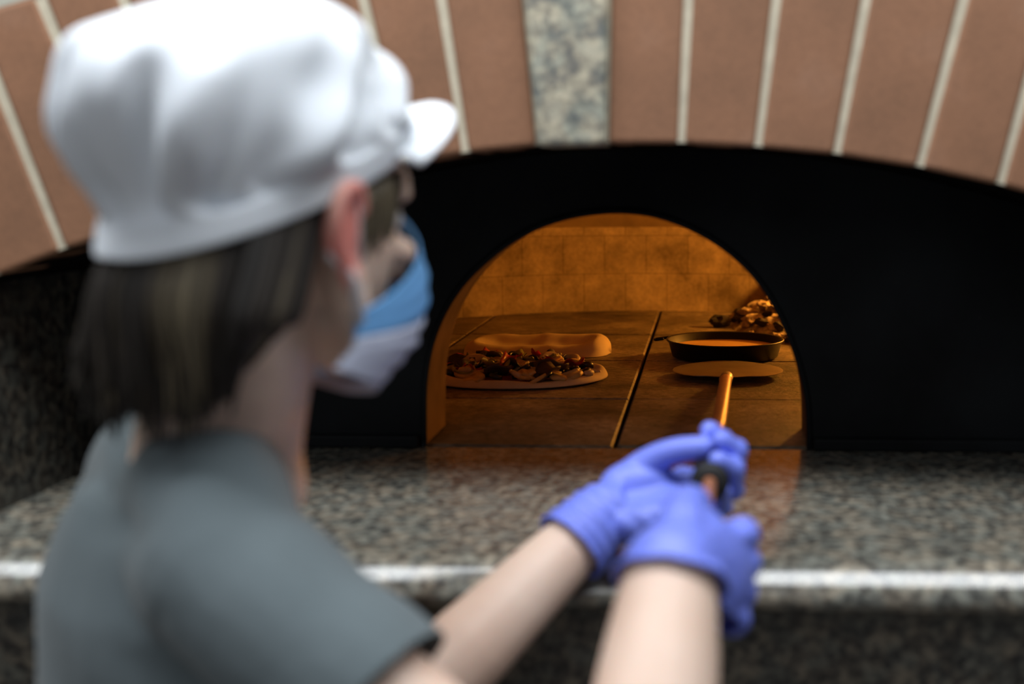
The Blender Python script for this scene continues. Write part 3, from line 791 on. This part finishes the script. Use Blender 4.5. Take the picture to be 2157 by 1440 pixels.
def bead(cf, par):
    c, d, r = cf; dists = []
    x, y = frame_for(d); pts = []
    # follow the cut rim
    rimv = [q.co for q in par.data.vertices if abs((q.co-c).dot(d)) < .0015 and (q.co-c).length < .08]
    if len(rimv) < 8: return
    cc = sum(rimv, Vector())/len(rimv); rimv.sort(key=lambda p: math.atan2((p-cc).dot(y), (p-cc).dot(x)))
    rimv = rimv[::max(1, len(rimv)//28)]; rimv.append(rimv[0])
    build('cuff_bead', limb(rimv, [.0022]*len(rimv), 6, caps=False, smooth=False), M['glove'], par)
bead(cf, gl)
# right hand
WR2 = WR
rc = [(62,150,215),(65,155,220),(68,158,222),(72,160,225)]
vf, cf = hand(WR2, aR, uR, nR, rc, [(.016,.024,.006),(.045,.046,.022),(.075,.052,.034),(.095,.040,.046)], ER, .044, 1.12, .016)
gr = build('glove', vf, M['glove'], per); gr['label'] = 'blue nitrile glove on the right hand, near one'
gr.modifiers.new('s', 'SOLIDIFY').thickness = -.0012
bead(cf, gr)
# face mask
def maskpt(s, t):
    # s -1..1 sideways, t 0 (nose) .. 1 (chin)
    a = s*1.02
    f = .118*math.cos(a*1.36); r = .075*math.sin(min(PI/2, abs(a)*1.5))*(1 if a > 0 else -1)
    u = -.018+.026*(1-abs(s))**1.2*(1-t)**2-.112*t-.056*abs(s)**1.3*(1-t)+.018*abs(s)**1.5*t
    f2 = f+.010*(1-abs(s))*math.sin(PI*min(1,t*1.1))-.004
    f2 -= .034*max(0, t-.6)/.4*(1-abs(s)*.6)
    f2 += (.010*math.exp(-((t-.3)/.2)**2)-.008*max(0, .15-t)/.15)*(1-abs(s))**1.5
    return Hp(f2, r*1.02, u)
ns, ntt = 32, 20
def mgrid(t0, t1, nrow):
    v = []; f = []
    for i in range(nrow+1):
        for k in range(ns+1):
            t = t0+(t1-t0)*i/nrow; p = maskpt(-1+2*k/ns, t)
            p += Fh*.0016*math.sin(t*PI*14)*(1 if .1 < t < .9 else 0); v.append(p)
    for i in range(nrow):
        for k in range(ns): a = i*(ns+1)+k; f.append((a, a+1, a+ns+2, a+ns+1))
    return v, f
mk = build('face_mask', mgrid(0, .42, 12), M['blue_mask'], per); mk['label'] = 'pale blue pleated face mask covering nose and chin'
mk.modifiers.new('s', 'SOLIDIFY').thickness = .0015
ml = build('lower_panel', mgrid(.42, 1, 16), M['white_mask'], mk); ml['label'] = 'whitish lower part of the mask'; ml.modifiers.new('s', 'SOLIDIFY').thickness = .0015
for s in (-1, 1):
    for tt, e, e2, rr in ((.02, (-.004,.0845,.004), (-.014,.083,.002), .0014), (.10, (-.002,.087,-.050), (-.016,.084,-.040), .0042)):
        p0 = maskpt(s*.99, tt); q0 = Hp(e[0], s*e[1], e[2]); q1 = Hp(e2[0], s*e2[1], e2[2])
        build('ear_loop', limb([p0, p0.lerp(q0, .5)+Rh*s*.002, q0, q1], [rr]*4, 6), M['loop'], mk)
# hair
hv = VF(); tones = []
def lock(pts, r0, r1, tone, wmax=None):
    n0 = len(hv.v)
    k = len(pts); rr = [r0*(.75+.25*math.sin(PI*i/(k-1)))*(1-(i/(k-1))**3)+r1*(i/(k-1))**3 for i in range(k)]
    v, f = limb(pts, rr, 6, sub=4); hv.add(v, f); tones.extend([tone]*(len(hv.v)-n0))
v, f = remesh([hell(-.022,0,.010,.090,.078,.088), hell(-.045,0,-.050,.058,.072,.070), hell(-.055,-.01,-.09,.038,.056,.045)], .005, 3)
# keep the base away from the face and the right ear
vv = []
for q in v:
    d = (q-HC)/HS; ff = d.dot(Fh)
    lim = .03 if d.dot(Uh) > .045 else -.020
    if ff > lim: q = q-Fh*(ff-lim)*HS
    vv.append(q)
hv.add(vv, f); tones.extend([.15]*len(vv))
rnd = random.Random(3)
for i in range(430):
    al = rnd.uniform(-1.0, 1.0)            # 0 = back, +1 right side, -1 left side
    ang = al*math.radians(86)
    ca, sa = math.cos(ang), math.sin(ang)
    lay = rnd.random()
    # top attach under the cap
    r0 = .083+.010*lay
    top = Hp(-.014-.078*ca, .072*sa, .020)
    m1 = Hp(-.014-(.080+.005*lay)*ca, (.077+.005*lay)*sa, -.036)
    endu = -.148+.035*lay-.018*ca+.012*rnd.uniform(-1, 1)
    if al > .45: endu += .05*(al-.45)/.55
    flare = .070+.014*lay
    m2 = Hp(-.020-(flare+.004)*ca, (.084+.005*lay)*sa, -.085)
    tip = Hp(-.030-(.050+.022*lay*(1 if al < .2 else .4))*ca, (.066+.018*lay)*sa+.006*rnd.uniform(-1,1), endu)
    if al < -.05: tip = tip-Fh*.014*HS*min(1,-al*2)-Rh*.004*HS*min(1,-al*2); m2 = m2-Fh*.004*HS
    if abs(al) > .7: m1 = m1-Fh*.010*HS; m2 = m2-Fh*.014*HS; tip = tip-Fh*.016*HS
    tone = min(1, max(0, .28+.35*rnd.gauss(0,.5)+.35*noise.noise(Vector((al*5, 1, 2)))+(.35 if .25 < al < .5 and lay > .4 else 0)))
    lock([top, m1, m2, tip], .0058, .0012, tone)
for s in (-1, 1):                          # short hair before the ears
    for i in range(26):
        f0 = rnd.uniform(.012, .052); lay = rnd.random()
        rr0 = .074-.34*max(0, f0-.015)
        lock([Hp(f0, s*rr0, .006+.45*f0), Hp(f0-.002, s*(rr0+.004), -.004+.3*f0), Hp(f0-.010*rnd.random(), s*(rr0+.003), -.018-.020*lay*(1 if f0 < .035 else .2))], .0038, .001, .5+.45*rnd.random())
hr = build('hair', hv.get(), M['hair'], per); hr['label'] = 'ash brown chin-length hair below the cap'
ta = hr.data.attributes.new('tone', 'FLOAT', 'POINT'); ta.data.foreach_set('value', tones)
# cap
nph = 96; rs = []
c0 = (-.017, .018)
rows = []
def band(ph2):
    cf2, sf = math.cos(ph2), math.sin(ph2)
    return c0[0]+.099*cf2, .088*sf, .001+.063*cf2-.004*abs(sf)
def spow(x, e): return math.copysign(abs(x)**e, x)
def caprow(t):
    """t 0 band bottom, .12 band top, 1 crown centre"""
    row = []
    cu, ru, fc2 = .046, .088, -.036
    for k in range(nph):
        ph2 = 2*PI*k/nph; cf2, sf = math.cos(ph2), math.sin(ph2)        # cf2 forward
        bf, br, bu = band(ph2)
        if t <= .12:
            q = t/.12; row.append(Hp(bf, br*(1+.02*q), bu+.022*q)); continue
        q = (t-.12)/.88
        l0 = math.asin(max(-.9, min(.9, (bu+.008-cu)/ru)))
        la = l0+(PI/2-l0)*q
        rf = .098+(.022 if cf2 < 0 else 0); cl = max(0, math.cos(la))**(.62+.14*(1-cf2)/2)
        f1 = fc2+rf*cf2*cl; r1 = .095*sf*cl; u1 = cu+ru*spow(math.sin(la), .92)-.040*max(0,-cf2*cl)*math.sin(max(0,la))
        w = min(1, q/.12); w = w*w*(3-2*w)
        f1 = bf*(1-w)+f1*w; r1 = br*1.02*(1-w)+r1*w; u1 = (bu+.022)*(1-w)+u1*w
        ev = math.exp(-((q-.16)/.30)**2)*min(1, q*12)
        fold = (.0085*math.sin(ph2*8+7*q)+.0060*math.sin(ph2*15+1.3+9*q)+.0025*math.sin(ph2*27+2+5*q))*ev
        n3 = noise.noise(Vector((cf2*2.6+q*2, sf*2.6, q*4)))*.010*math.sin(min(1,q*1.3)*PI*.85+.25)*min(1, q*8)
        k2 = 1+(fold+n3)/.1
        row.append(Hp(fc2+(f1-fc2)*k2, r1*k2, u1+n3*.4))
    return row
ts2 = [0, .04, .08, .12]+[.12+.88*i/40 for i in range(1, 41)]
rows = [caprow(t) for t in ts2]
cp = build('cap', rings(rows, False, True), M['cap'], per); cp['label'] = 'white cotton baker cap with gathered crown'
cp.modifiers.new('s', 'SOLIDIFY').thickness = .002; ss = cp.modifiers.new('ss', 'SUBSURF'); ss.levels = 1; ss.render_levels = 1
v = []; f = []; nb = 28; nr = 8
for i in range(nr+1):
    for k in range(nb+1):
        ph2 = math.radians(-62+124*k/nb); q = i/nr
        ext = .040*q*max(.0, math.cos(ph2*1.28))**.6
        bf, br, bu = band(ph2); sf = math.sin(ph2)
        v.append(Hp(bf+.001+ext, br*(1.01+.12*q), bu+.010+.62*ext-.016*q*sf*sf))
for i in range(nr):
    for k in range(nb): a = i*(nb+1)+k; f.append((a, a+1, a+nb+2, a+nb+1))
bmv = build('brim', (v, f), M['cap'], cp); so = bmv.modifiers.new('s', 'SOLIDIFY'); so.thickness = .004; bmv['label'] = 'short white peak'

# ------------------------------------------------------------------ render look
S.view_settings.view_transform = 'Standard'; S.view_settings.look = 'None'; S.view_settings.gamma = 1
S.view_settings.use_curve_mapping = False; S.view_settings.exposure = 0.0
